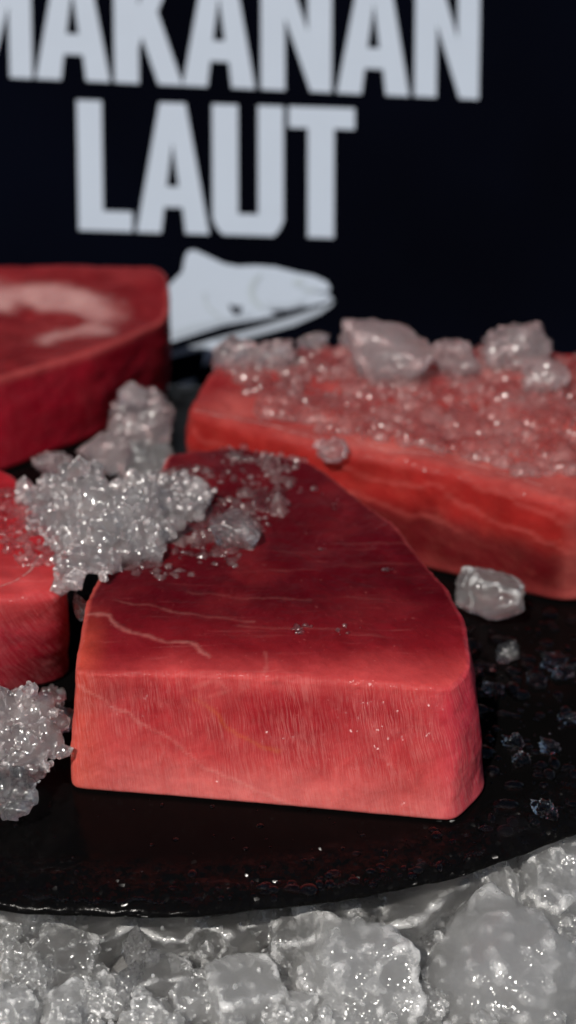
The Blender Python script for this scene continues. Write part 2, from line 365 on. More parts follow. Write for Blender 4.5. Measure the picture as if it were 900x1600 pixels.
    bvh = BVHTree.FromPolygons([Vector(p) for p in V], F)
    return o, bvh

def sm(x, a, b):
    u = np.clip((x - a) / (b - a), 0, 1); return u * u * (3 - 2 * u)
def lerp(a, b, f): return a + (b - a) * f[:, None] if np.ndim(f) else a + (b - a) * f
def vn(V, sc, off=0):
    return np.array([noise.fractal(Vector(p) * sc + Vector((off, off, off)), 1.0, 2.0, 4) for p in V])
def poly_dist(P, line):
    line = np.array(line) / 100.0; best = np.full(len(P), 9.0)
    for a, b in zip(line[:-1], line[1:]):
        ab = b - a; u = np.clip(((P - a) @ ab) / (ab @ ab), 0, 1); best = np.minimum(best, np.linalg.norm(P - (a + u[:, None] * ab), axis=1))
    return best
A_ = np.array

# ------------------------------------------------------------------ ice bed (setting)
rng = np.random.default_rng(5)
nx, ny = 150, 150
X = np.linspace(-.40, .36, nx); Y = np.linspace(-.16, .415, ny)
V = []
for y in Y:
    for x in X:
        z = -0.040 + 0.010 * noise.fractal(Vector((x * 30, y * 30, 3)), 1.0, 2.0, 4) + 0.004 * noise.cell(Vector((x * 70, y * 70, 1)))
        z = min(z, -0.0255)
        V.append((x, y, z))
F = [(j * nx + i, j * nx + i + 1, (j + 1) * nx + i + 1, (j + 1) * nx + i) for j in range(ny - 1) for i in range(nx - 1)]
tag(mesh_obj('ice_bed', V, F, ICE_BED), 'packed crushed ice spread under and around the black platter', 'ice', kind='stuff')

# ------------------------------------------------------------------ platter
PC = (-0.0487, 0.1768); PR = 0.2292; PXS = 1.178       # oval
prof = [(0.02, 0), (0.5, 0), (0.75, 0)] + [(1 - (0.25 * (1 - k / 46)), 0) for k in range(46)]
nA = 1100; V = []; rim = []
ang = np.linspace(0, 2 * math.pi, nA, endpoint=False)
rows = [(s, 'top', 0) for s, _ in prof] + [(1.0, 'edge', k / 6) for k in range(7)] + [(0.94, 'bot', 0), (0.5, 'bot', 0)]
for s, kind, u in rows:
    for a in ang:
        er = 1 + 0.006 * noise.fractal(Vector((math.cos(a) * 9, math.sin(a) * 9, 0)), 1, 2, 4)
        c_, s_ = math.cos(a), math.sin(a)
        if kind == 'top': r = PR * s * er; z = 0.0
        elif kind == 'edge': r = PR * er + 0.0022 * math.sin(math.pi * u) ; z = -0.0055 * u - 0.0004
        else: r = PR * s * er; z = -0.0062
        x, y = PC[0] + r * c_ * PXS, PC[1] + r * s_
        w = 0.0
        if kind != 'bot':
            w = min(1, max(0, (s - 0.885) / 0.05)) if kind == 'top' else 1 - u * .7
            p = Vector((x * 95, y * 95, z * 95))
            z += w * (0.0008 * noise.fractal(p, 0.9, 2.1, 4) + 0.0006 * max(0, noise.noise(p * 2.1)) - (0.0012 * sm(s, .97, 1.0) if kind == 'top' else 0.0012))
        V.append((x, y, z)); rim.append(w)
F = []
for r in range(len(rows) - 1):
    for i in range(nA):
        j = (i + 1) % nA; F.append((r * nA + i, r * nA + j, (r + 1) * nA + j, (r + 1) * nA + i))
F.append(tuple(range(nA - 1, -1, -1)))
F.append(tuple(range((len(rows) - 1) * nA, len(rows) * nA)))
plat = tag(mesh_obj('platter', V, [f[::-1] for f in F], SLATE), 'round wet black slate platter with rough chipped rim on crushed ice', 'platter')
ra = plat.data.attributes.new('rim', 'FLOAT', 'POINT'); ra.data.foreach_set('value', np.array(rim, dtype=np.float32))
PLAT_BVH = BVHTree.FromPolygons([Vector(p) for p in V], [f[::-1] for f in F[:-2]])

# ------------------------------------------------------------------ banner
board = bpy.data.objects.new('banner', None); COL.objects.link(board)
board.location = (0, .500, 0); board.rotation_euler = (R(90 - 20), 0, 0)     # local x right, y up the board, z towards the camera
tag(board, 'navy banner board with white lettering and a fish emblem behind the tuna', 'banner')
def box(x0, x1, y0, y1, z0, z1):
    v = [(x0, y0, z0), (x1, y0, z0), (x1, y1, z0), (x0, y1, z0), (x0, y0, z1), (x1, y0, z1), (x1, y1, z1), (x0, y1, z1)]
    return v, [(3, 2, 1, 0), (4, 5, 6, 7), (0, 1, 5, 4), (1, 2, 6, 5), (2, 3, 7, 6), (3, 0, 4, 7)]
v, f = box(-.45, .45, -.075, .62, -.012, 0)
# the printed skin is a fine sheet with a slight sag
gx, gy = 60, 60
vs_ = [(-.45 + .90 * i / (gx - 1), -.075 + .695 * j / (gy - 1), 0.0) for j in range(gy) for i in range(gx)]
mesh_obj('backing', v, f, NAVY, board, smooth=False)
def sag(x, y): return 0.0004 * noise.noise(Vector((x * 5, y * 5, 2))) + 0.0015
mesh_obj('printed_sheet', [(x, y, sag(x, y)) for x, y, _ in vs_], [(j * gx + i, j * gx + i + 1, (j + 1) * gx + i + 1, (j + 1) * gx + i) for j in range(gy - 1) for i in range(gx - 1)], NAVY, board)

def flat_part(name, loops, mat, lift, parent=board):
    """flat print: filled outline (first loop) with holes, laid on the sheet"""
    bm = bmesh.new(); es = []
    for lp in loops:
        lp2 = []
        for i in range(len(lp)):
            a, b = A_(lp[i], float), A_(lp[(i + 1) % len(lp)], float); k = max(1, int(np.linalg.norm(b - a) / 1.2))
            for j in range(k): lp2.append(a + (b - a) * j / k)
        vs2 = [bm.verts.new((p[0] / 100, p[1] / 100, 0)) for p in lp2]
        es += [bm.edges.new((vs2[i], vs2[(i + 1) % len(vs2)])) for i in range(len(vs2))]
    bmesh.ops.triangle_fill(bm, edges=es, use_beauty=True, use_dissolve=False)
    for fc in bm.faces:
        if fc.normal.z < 0: fc.normal_flip()
    for q in bm.verts: q.co.z = sag(q.co.x, q.co.y) + lift
    me = bpy.data.meshes.new(name); bm.to_mesh(me); bm.free(); me.materials.append(mat)
    o = bpy.data.objects.new(name, me); COL.objects.link(o); o.parent = parent; return o

# condensed bold capitals on a unit box (width 1, height 1); st = stem width as a share of the width
GLY = {
 'L': [[(0, 0), (1, 0), (1, .155), (.46, .155), (.46, 1), (0, 1)]],
 'A': [[(0, 0), (.34, 0), (.385, .2), (.635, .2), (.675, 0), (1, 0), (.69, 1), (.33, 1)], [(.42, .36), (.585, .36), (.505, .70)]],
 'T': [[(.29, 0), (.69, 0), (.69, .84), (1, .84), (1, 1), (0, 1), (0, .84), (.29, .84)]],
 'U': [[(.06, .05), (.14, 0), (.86, 0), (.94, .05), (1, .12), (1, 1), (.64, 1), (.64, .165), (.36, .165), (.36, 1), (0, 1), (0, .12)]],
 'N': [[(0, 0), (.34, 0), (.34, .56), (.70, 0), (1, 0), (1, 1), (.66, 1), (.66, .46), (.33, 1), (0, 1)]],
 'K': [[(0, 0), (.37, 0), (.37, .27), (.42, .36), (.66, 0), (1.03, 0), (.66, .56), (1, 1), (.62, 1), (.37, .60), (.37, 1), (0, 1)]],
 'M': [[(0, 0), (.26, 0), (.26, .55), (.42, .16), (.58, .16), (.74, .55), (.74, 0), (1, 0), (1, 1), (.72, 1), (.5, .46), (.28, 1), (0, 1)]],
}
def letter(ch, x0, x1, base_y, slope, cap):
    lo = [[(x0 + u * (x1 - x0), base_y + slope * (x0 + u * (x1 - x0)) + w * cap) for u, w in lp] for lp in GLY[ch]]
    flat_part('letter_' + ch.lower(), lo, PRINT_WHITE, 0.0012)
for ch, a, b, base, slope, cap in [
    ('M', -21.32, -15.74, 14.86, -0.0448, 7.97),
    ('A', -15.54, -10.81, 14.84, -0.0465, 7.97),
    ('K', -10.53, -6.33, 14.85, -0.0452, 7.98),
    ('A', -6.21, -1.6, 14.85, -0.0456, 7.98),
    ('N', -1.23, 3.26, 14.85, -0.0445, 7.99),
    ('A', 3.59, 8.2, 14.84, -0.0456, 8.0),
    ('N', 8.53, 12.62, 14.86, -0.0465, 7.99),
    ('L', -12.98, -9.51, 5.66, -0.0317, 8.17),
    ('A', -9.26, -4.59, 5.67, -0.03, 8.18),
    ('U', -4.35, 0.2, 5.67, -0.0308, 8.18),
    ('T', 0.53, 4.74, 5.67, -0.0309, 8.19),
]:
    letter(ch, a, b, base, slope, cap)
FISH = {'body': [[-7.61, 2.17], [-6.9, 2.87], [-6.35, 3.41], [-6.14, 4.43], [-5.93, 4.76], [-5.51, 4.8], [-4.69, 4.43], [-3.65, 3.94], [-2.74, 3.77], [-1.58, 3.82], [-0.34, 3.73], [1.11, 3.36], [2.14, 3.16], [2.97, 2.79], [3.22, 2.42], [3.14, 2.17], [2.15, 2.13], [3.14, 1.97], [3.39, 1.68], [2.77, 1.43], [1.53, 1.14], [0.07, 0.69], [-1.59, 0.36], [-3.68, -0.01], [-7.02, -1.05], [-7.85, -1.34]], 'belly': [[-7.86, -1.96], [-7.02, -1.71], [-4.1, -0.84], [-1.6, -0.18], [1.32, 0.73], [2.56, 1.14], [3.48, 1.56], [3.31, 1.27], [2.57, 0.73], [0.9, -0.01], [-0.76, -0.47], [-3.68, -1.26], [-7.03, -2.05], [-7.86, -2.25]], 'fin': [[-4.85, -1.09], [-3.85, -0.88], [-4.1, -1.55], [-4.61, -2.25], [-5.03, -2.67]], 'fin2': [[-7.05, -4.09], [-6.42, -3.67], [-5.45, -3.5], [-5.87, -4.09], [-6.63, -4.51]], 'gill': [[-1.5, 3.2], [-1.17, 3.28], [-1.59, 2.71], [-1.71, 2.13], [-1.51, 1.56], [-1.01, 1.06], [-1.34, 1.06], [-1.88, 1.56], [-2.09, 2.17], [-1.92, 2.79]], 'pect': [[-3.34, 1.39], [-3.0, 1.23], [-2.46, 1.19], [-2.59, 0.73], [-3.01, 0.69], [-3.26, 0.98]], 'arc': [[-4.99, 2.13], [-4.83, 2.13], [-4.83, 1.64], [-4.58, 1.14], [-4.01, 0.65], [-3.59, 0.4], [-3.92, 0.44], [-4.5, 0.81], [-4.92, 1.39]], 'eye': [[0.78, 2.91], [1.15, 2.95], [1.48, 2.83], [1.56, 2.63], [1.23, 2.5], [0.86, 2.63]], 'cheek': [[-1.09, 1.56], [-0.34, 1.39], [0.57, 1.39], [1.32, 1.72], [1.73, 1.56], [0.99, 1.14], [-0.1, 1.02], [-0.84, 1.14]], 'flank': [[-7.01, -0.3], [-5.76, 0.07], [-3.88, 0.4], [-1.8, 0.81], [-1.93, 0.57], [-3.68, 0.15], [-5.76, -0.39], [-7.01, -0.76]], 'snout': [[1.32, 2.3], [1.9, 2.38], [2.48, 2.34], [2.23, 2.17], [1.73, 2.09]], 'gill2': [[-0.76, 0.98], [-0.26, 0.9], [0.32, 0.98], [0.07, 0.77], [-0.43, 0.73]], 'jaw': [[-0.43, 0.98], [0.49, 0.98], [1.65, 1.27], [1.32, 0.98], [0.28, 0.65], [-0.1, 0.69]]}
fish = flat_part('fish_emblem', [FISH['body']], PRINT_WHITE, 0.0012)
flat_part('belly', [FISH['belly']], PRINT_BELLY, 0.0012)
flat_part('fin', [FISH['fin']], PRINT_WHITE, 0.0012); flat_part('fin', [FISH['fin2']], PRINT_BELLY, 0.0012)
for nm, key, m in (('gill', 'gill', PRINT_GREY), ('side_fin', 'pect', PRINT_DARK), ('side_fin_outline', 'arc', PRINT_GREY), ('eye', 'eye', PRINT_GREY), ('jaw_line', 'jaw', PRINT_DARK), ('cheek_shade', 'cheek', PRINT_SHADE), ('flank_shade', 'flank', PRINT_SHADE), ('snout_shade', 'snout', PRINT_GREY), ('gill_line', 'gill2', PRINT_DARK)):
    flat_part(nm, [FISH[key]], m, 0.0020, fish)

# ------------------------------------------------------------------ tuna blocks
H = 0.052
# flesh colours: deep red along the grain, paler pink across it, orange for light coming through the left edge
DEEP, RED, PINK, PALE, ORANGE = A_([.066, .0016, .0044]), A_([.26, .012, .017]), A_([.44, .050, .051]), A_([.48, .112, .104]), A_([.52, .075, .042])

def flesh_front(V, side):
    x, y, z = V.T; n = vn(V, 40, 3)
    f = sm(y + n * .012, .075, .020) * (1 - side)                                  # top runs paler towards the front cut, painted for light on the sloped edge
    top = lerp(DEEP, RED, np.clip(f * .55 + n * .12, 0, 1)); top = lerp(top, PINK, np.clip(sm(y + n * .006, .036, .014) * .8 + n * .1, 0, 1) )
    s = lerp(RED, PINK, np.clip(sm(z, .040, .006) * .85 + .35 * n + .10, 0, 1)); s = lerp(s, PALE, np.clip(sm(z, .022, .0) * .75 + n * .12, 0, 1))
    s = lerp(s, PINK * 1.05, np.clip(sm(z, .040, .048) * .7, 0, 1))  # brighter band painted below the top edge, where the bevel catches light
    s = lerp(s, ORANGE, np.clip(sm(x, -.060, -.079) * .55, 0, 1))  # orange painted on the left end for light coming through the flesh
    s = lerp(s, A_([.40, .022, .050]), np.clip(sm(x, .052, .078) * .75, 0, 1))  # right end painted darker magenta, as the side turned from the sun
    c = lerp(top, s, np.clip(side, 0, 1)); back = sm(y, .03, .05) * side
    c = lerp(c, DEEP * 1.5, back * .7 * (x > -.05)); c = lerp(c, ORANGE, (1 - side) * sm(x, -.062, -.076) * sm(y, .07, .03) * .5)  # same painted orange light along the left edge of the top
    return c
def front_marks(V, side):
    n = vn(V, 60, 4) * .0020
    XZ = V[:, [0, 2]] + n[:, None]; XY = V[:, [0, 1]] + n[:, None]; fr = (side > .5) & (V[:, 1] < .035); tp = side <= .9
    def ln(P, pts, w, mask): return sm(poly_dist(P, pts), w * .95, w * .1) * mask
    si = np.zeros(len(V))
    for pts, w, a in (([(-7.4, 4.2), (-6.0, 3.4), (-4.8, 2.7), (-3.8, 2.0), (-2.4, 1.2), (-.8, .6), (.8, .2)], .0011, .9), ([(-3.0, 4.4), (-2.2, 4.6), (-1.8, 4.2), (-2.4, 4.0)], .0013, .5),
                      ([(-4.8, 2.7), (-4.4, 1.8), (-4.5, .9)], .0009, .35), ([(-2.9, 4.6), (-2.5, 3.6), (-2.2, 2.9)], .0009, .35), ([(3.2, 3.9), (3.8, 2.6), (4.8, 1.7)], .0009, .3)):
        si = np.maximum(si, a * ln(XZ, pts, w, fr))
    for pts, w, a in (([(-7.5, 5.6), (-6.7, 5.5), (-5.6, 4.5), (-4.2, 3.9), (-3.1, 3.6), (-2.5, 2.9)], .0015, 1.0), ([(-6.4, 6.8), (-4.6, 6.1), (-2.6, 5.5), (-.8, 5.2)], .0012, .45), ([(-3.6, 7.4), (-1.2, 6.9), (1.4, 6.8)], .0010, .3),
                      ([(-1.4, 5.0), (.6, 4.6), (2.6, 4.6)], .0010, .3), ([(2.4, 11.5), (4.6, 11.2), (5.8, 11.4)], .0010, .25), ([(-.4, 3.2), (-.3, 2.5), (-.4, 2.0)], .0011, .5)):
        si = np.maximum(si, a * ln(XY, pts, w, tp))
    fat = ln(XZ, [(-2.9, 4.0), (-2.1, 3.3), (-1.4, 2.8), (-.6, 2.3), (.2, 2.2)], .0012, fr)
    return {'sinew': si, 'fat': fat}
def front_top(x, y):
    # the top falls away a little towards the front cut, more at the left where a thin flap was trimmed
    d = np.clip((.046 - y - np.clip(-x - .02, 0, .06) * -.25) / .034, 0, 1); return -.0048 * d ** 2
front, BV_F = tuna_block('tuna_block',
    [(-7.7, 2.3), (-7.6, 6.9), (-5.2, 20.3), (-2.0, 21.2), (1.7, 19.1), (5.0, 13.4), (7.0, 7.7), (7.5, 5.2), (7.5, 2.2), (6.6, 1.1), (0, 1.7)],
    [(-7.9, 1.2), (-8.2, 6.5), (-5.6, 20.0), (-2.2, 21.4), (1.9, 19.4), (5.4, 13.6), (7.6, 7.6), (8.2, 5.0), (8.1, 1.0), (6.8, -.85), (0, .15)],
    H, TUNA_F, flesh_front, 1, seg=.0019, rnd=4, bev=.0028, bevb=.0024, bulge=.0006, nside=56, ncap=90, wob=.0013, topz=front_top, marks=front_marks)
tag(front, 'large front tuna block with striped pink cut face and dark red top', 'fish', 'raw tuna blocks on the platter')

def flesh_right(V, side):
    x, y, z = V.T; n = vn(V, 34, 8)
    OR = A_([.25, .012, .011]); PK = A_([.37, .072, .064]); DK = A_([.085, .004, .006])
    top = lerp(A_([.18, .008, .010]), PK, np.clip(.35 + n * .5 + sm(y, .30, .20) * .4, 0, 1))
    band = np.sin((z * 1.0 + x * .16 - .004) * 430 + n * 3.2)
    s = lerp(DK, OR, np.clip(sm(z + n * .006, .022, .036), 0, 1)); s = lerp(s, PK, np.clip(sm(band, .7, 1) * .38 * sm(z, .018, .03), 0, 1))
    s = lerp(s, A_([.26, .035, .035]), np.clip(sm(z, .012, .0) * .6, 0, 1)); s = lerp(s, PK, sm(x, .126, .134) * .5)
    return lerp(top, s, np.clip(side, 0, 1))
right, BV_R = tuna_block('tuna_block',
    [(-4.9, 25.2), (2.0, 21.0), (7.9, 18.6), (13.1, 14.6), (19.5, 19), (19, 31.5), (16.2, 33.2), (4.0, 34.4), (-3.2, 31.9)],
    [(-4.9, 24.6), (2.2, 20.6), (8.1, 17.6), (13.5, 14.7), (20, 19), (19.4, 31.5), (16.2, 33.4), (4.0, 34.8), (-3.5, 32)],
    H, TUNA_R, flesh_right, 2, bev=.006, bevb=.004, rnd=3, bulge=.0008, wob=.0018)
tag(right, 'orange red tuna block at the right covered with ice slush', 'fish', 'raw tuna blocks on the platter')

def flesh_left(V, side):
    x, y, z = V.T; n = vn(V, 36, 5)
    top = lerp(A_([.26, .009, .014]), PINK, np.clip(sm(y, .13, .07) * .7 + n * .3, 0, 1))
    s = lerp(A_([.28, .010, .022]), PINK, np.clip(sm(z, .03, .052) * .6 + n * .25, 0, 1)); s = lerp(s, DEEP, np.clip(sm(z + (x + .1) * -.9, .030, .004), 0, 1) * .8)  # lower right corner painted deep red for the shade on this face
    return lerp(top, s, np.clip(side, 0, 1))
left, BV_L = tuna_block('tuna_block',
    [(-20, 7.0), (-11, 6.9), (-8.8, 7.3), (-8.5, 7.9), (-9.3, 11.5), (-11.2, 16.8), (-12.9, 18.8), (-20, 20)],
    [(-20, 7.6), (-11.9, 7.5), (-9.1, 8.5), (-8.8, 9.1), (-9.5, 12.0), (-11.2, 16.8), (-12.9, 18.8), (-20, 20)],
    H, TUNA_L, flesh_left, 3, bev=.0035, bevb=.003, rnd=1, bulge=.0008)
tag(left, 'rose red tuna block cut off by the left edge of the picture', 'fish', 'raw tuna blocks on the platter')

def flesh_back(V, side):
    x, y, z = V.T; n = vn(V, 30, 2)
    top = lerp(A_([.11, .0045, .007]), A_([.175, .018, .020]), np.clip(.4 + n * .5, 0, 1))
    dd = poly_dist(V[:, :2], [(-17.5, 40.2), (-14.5, 40.0), (-11.6, 39.0), (-10.2, 37.6), (-10.8, 36.2), (-12.6, 35.2)])
    top = lerp(top, A_([.36, .18, .175]), np.clip(sm(dd + n * .014, .017, .001), 0, 1) * .8)
    s = lerp(A_([.21, .0027, .011]), A_([.29, .008, .019]), np.clip(.2 + n * .5, 0, 1)); s = lerp(s, A_([.24, .008, .014]), sm(x, -.085, -.065) * .7)
    s = lerp(s, A_([.50, .12, .11]), sm(z, .046, .051) * .4)
    return lerp(top, s, np.clip(side, 0, 1))
back, BV_B = tuna_block('tuna_block',
    [(-22, 25), (-14.6, 29.3), (-10, 33.2), (-6.3, 37.8), (-6.4, 40.5), (-6.7, 42.6), (-13.0, 43.0), (-22, 43)],
    [(-22, 24.4), (-14.9, 28.4), (-10.3, 32.8), (-6.6, 38.2), (-6.6, 40.5), (-6.8, 42.4), (-13.0, 42.8), (-22, 42.8)],
    H, TUNA_B, flesh_back, 4, bev=.003, bevb=.003, rnd=2, bulge=.0008, topz=lambda x, y: np.clip((y - .375 + .0 * x) * .28, 0, .014))
tag(back, 'deep red tuna block behind at left with a whitish swirl on top', 'fish', 'raw tuna blocks on the platter')
BLOCKS = [BV_F, BV_R, BV_L, BV_B, PLAT_BVH]
def ground(x, y):
    """height of whatever lies uppermost at x, y"""
    z = -0.03
    for b in BLOCKS:
        h = b.ray_cast(Vector((x, y, .3)), Vector((0, 0, -1)))
        if h[0] is not None: z = max(z, h[0].z)
    return z

def tube_on(bvh, pts, mode, r, mat, name, parent, flat=0.16, seed=0, sink=0.35):
    """a thread of sinew half sunk in a face; pts are (x, z) on the front face or (x, y) on the top, in cm"""
    pts = A_(pts) / 100.0; P = []
    t_ = np.linspace(0, len(pts) - 1, 14 * len(pts))
    for u in t_:
        i = min(int(u), len(pts) - 2); w = u - i
        p0, p1, p2, p3 = pts[max(i - 1, 0)], pts[i], pts[i + 1], pts[min(i + 2, len(pts) - 1)]
        q = 0.5 * ((2 * p1) + (-p0 + p2) * w + (2 * p0 - 5 * p1 + 4 * p2 - p3) * w * w + (-p0 + 3 * p1 - 3 * p2 + p3) * w ** 3)
        q = q + .0004 * A_([noise.noise(Vector((u * 2.2, seed, 0))), noise.noise(Vector((u * 2.2, seed, 9)))])
        if mode == 'front': h = bvh.ray_cast(Vector((q[0], -.3, q[1])), Vector((0, 1, 0)))
        else: h = bvh.ray_cast(Vector((q[0], q[1], .3)), Vector((0, 0, -1)))
        if h[0] is not None: P.append((h[0], h[1]))
    V = []; F = []; K = 7
    for i, (p, nn) in enumerate(P):
        tg = (P[min(i + 1, len(P) - 1)][0] - P[max(i - 1, 0)][0]).normalized(); b = nn.cross(tg).normalized()
        rr = r * (0.25 + 0.75 * math.sin(math.pi * (i + .5) / len(P)) ** .5) * (0.75 + 0.9 * noise.noise(Vector((i * .22, seed, 4))))
        for k in range(K):
            a = 2 * math.pi * k / K; V.append(tuple(p + b * math.cos(a) * rr + nn * (math.sin(a) * rr * flat - rr * flat * sink)))
    for i in range(len(P) - 1):
        for k in range(K): F.append((i * K + k, i * K + (k + 1) % K, (i + 1) * K + (k + 1) % K, (i + 1) * K + k))
    return mesh_obj(name, V, F, mat, parent)
tube_on(BV_L, [(-11.6, 7.6), (-10.6, 8.4), (-10.1, 9.6), (-10.0, 10.4)], 'top', .0006, SINEW, 'sinew', left, seed=6)
for k, pts in enumerate([[(-4.4, 25.6), (-1, 23.6), (1.8, 22), (3.6, 21)], [(3.2, 22.6), (5.0, 20.7), (8.6, 19.6), (12.6, 16.3)], [(6.2, 21.3), (9.4, 20.0), (12.8, 17.4)]]):
    tube_on(BV_R, pts, 'top', .0006, SINEW, 'sinew', right, seed=10 + k)

# ------------------------------------------------------------------ loose ice lying on and between the blocks
MATS = dict(melt=ICE_MELT, cloud=ICE_CLOUD, white=ICE_WHITE, grey=ICE_GREY, clear=ICE_CLEAR, pink=ICE_PINK)
for label, seed, loc, rad, mat, kw in [
    ('largest cloudy rounded ice chunk on top of the right tuna block', 11, (0.0576, 0.2959, 0.063), (0.0247, 0.018, 0.018), 'pink', {'rough': 0.06, 'facets': 9, 'p': 20}),
    ('rough ice chunk against the largest chunk on the right tuna block', 12, (0.0925, 0.2953, 0.06), (0.012, 0.012, 0.012), 'pink', {'rough': 0.13}),
    ('grey peaked ice chunk at the back of the right tuna block', 13, (0.1274, 0.308, 0.062), (0.0176, 0.0135, 0.0135), 'pink', {'rough': 0.16}),
    ('rounded pinkish ice chunk near the right edge of the picture', 14, (0.1356, 0.2784, 0.06), (0.0131, 0.0099, 0.0099), 'pink', {'rough': 0.06, 'p': 9}),
    ('small pointed ice chunk at the left end of the right tuna block', 15, (-0.0243, 0.3071, 0.058), (0.0108, 0.0098, 0.0098), 'pink', {'rough': 0.1, 'facets': 5, 'p': 30}),
    ('small pinkish ice chunk second from the left on the right tuna block', 16, (-0.0036, 0.3095, 0.057), (0.0102, 0.0085, 0.0085), 'pink', {'rough': 0.16, 'facets': 6, 'knob': 0.25}),
    ('flat ice bit at the back rim of the right tuna block', 17, (0.0188, 0.3345, 0.056), (0.0084, 0.0042, 0.0042), 'pink', {'rough': 0.12}),
    ('tiny pinkish ice bit beside the largest chunk on the right tuna block', 18, (0.0366, 0.3364, 0.056), (0.0038, 0.0038, 0.0038), 'pink', {'rough': 0.1}),
    ('small rough ice bit on the front edge of the right tuna block', 19, (0.0252, 0.2039, 0.052), (0.0073, 0.0058, 0.0058), 'pink', {'rough': 0.16}),
    ('pinkish ice chunk standing between the three rear tuna blocks', 21, (-0.0711, 0.2887, 0.03), (0.0176, 0.0162, 0.0162), 'pink', {'rough': 0.13, 'knob': 0.22}),
    ('little ice knob leaning on the face of the back tuna block', 22, (-0.0762, 0.2788, 0.048), (0.0073, 0.0066, 0.0066), 'pink', {'rough': 0.08}),
    ('smooth pinkish ice chunk lower left of the standing chunk between blocks', 23, (-0.0871, 0.2493, 0.03), (0.013, 0.0104, 0.0104), 'pink', {'rough': 0.12, 'knob': 0.2}),
    ('small ice lump behind the granular heap near the left block', 24, (-0.1095, 0.224, 0.036), (0.01, 0.0053, 0.0053), 'pink', {'rough': 0.16, 'knob': 0.3}),
    ('shaded dark ice chunk behind the granular heap', 25, (-0.0664, 0.2538, 0.022), (0.0163, 0.0111, 0.0111), 'grey', {'rough': 0.09}),
    ('smooth clear ice chunk alone on the front tuna block top', 26, (-0.0175, 0.115, 0.057), (0.0112, 0.0082, 0.0082), 'clear', {'rough': 0.06, 'p': 9}),
    ('grey translucent ice chunk on the slate beside the right tuna block', 57, (0.0958, 0.1344, 0.015), (0.0161, 0.0123, 0.0123), 'grey', {'rough': 0.1, 'knob': 0.06, 'facets': 10, 'p': 12}),
    ('clear ice bit on the slate below the translucent grey chunk', 28, (0.1001, 0.1025, 0.005), (0.005, 0.0042, 0.0042), 'melt', {'rough': 0.1}),
    ('red stained ice drop wedged between left and front tuna blocks', 29, (-0.0794, 0.0731, 0.045), (0.0029, 0.0052, 0.0052), 'melt', {'rough': 0.05}),
]:
    ice_chunk(label, seed, loc, rad, MATS[mat], None, **kw)

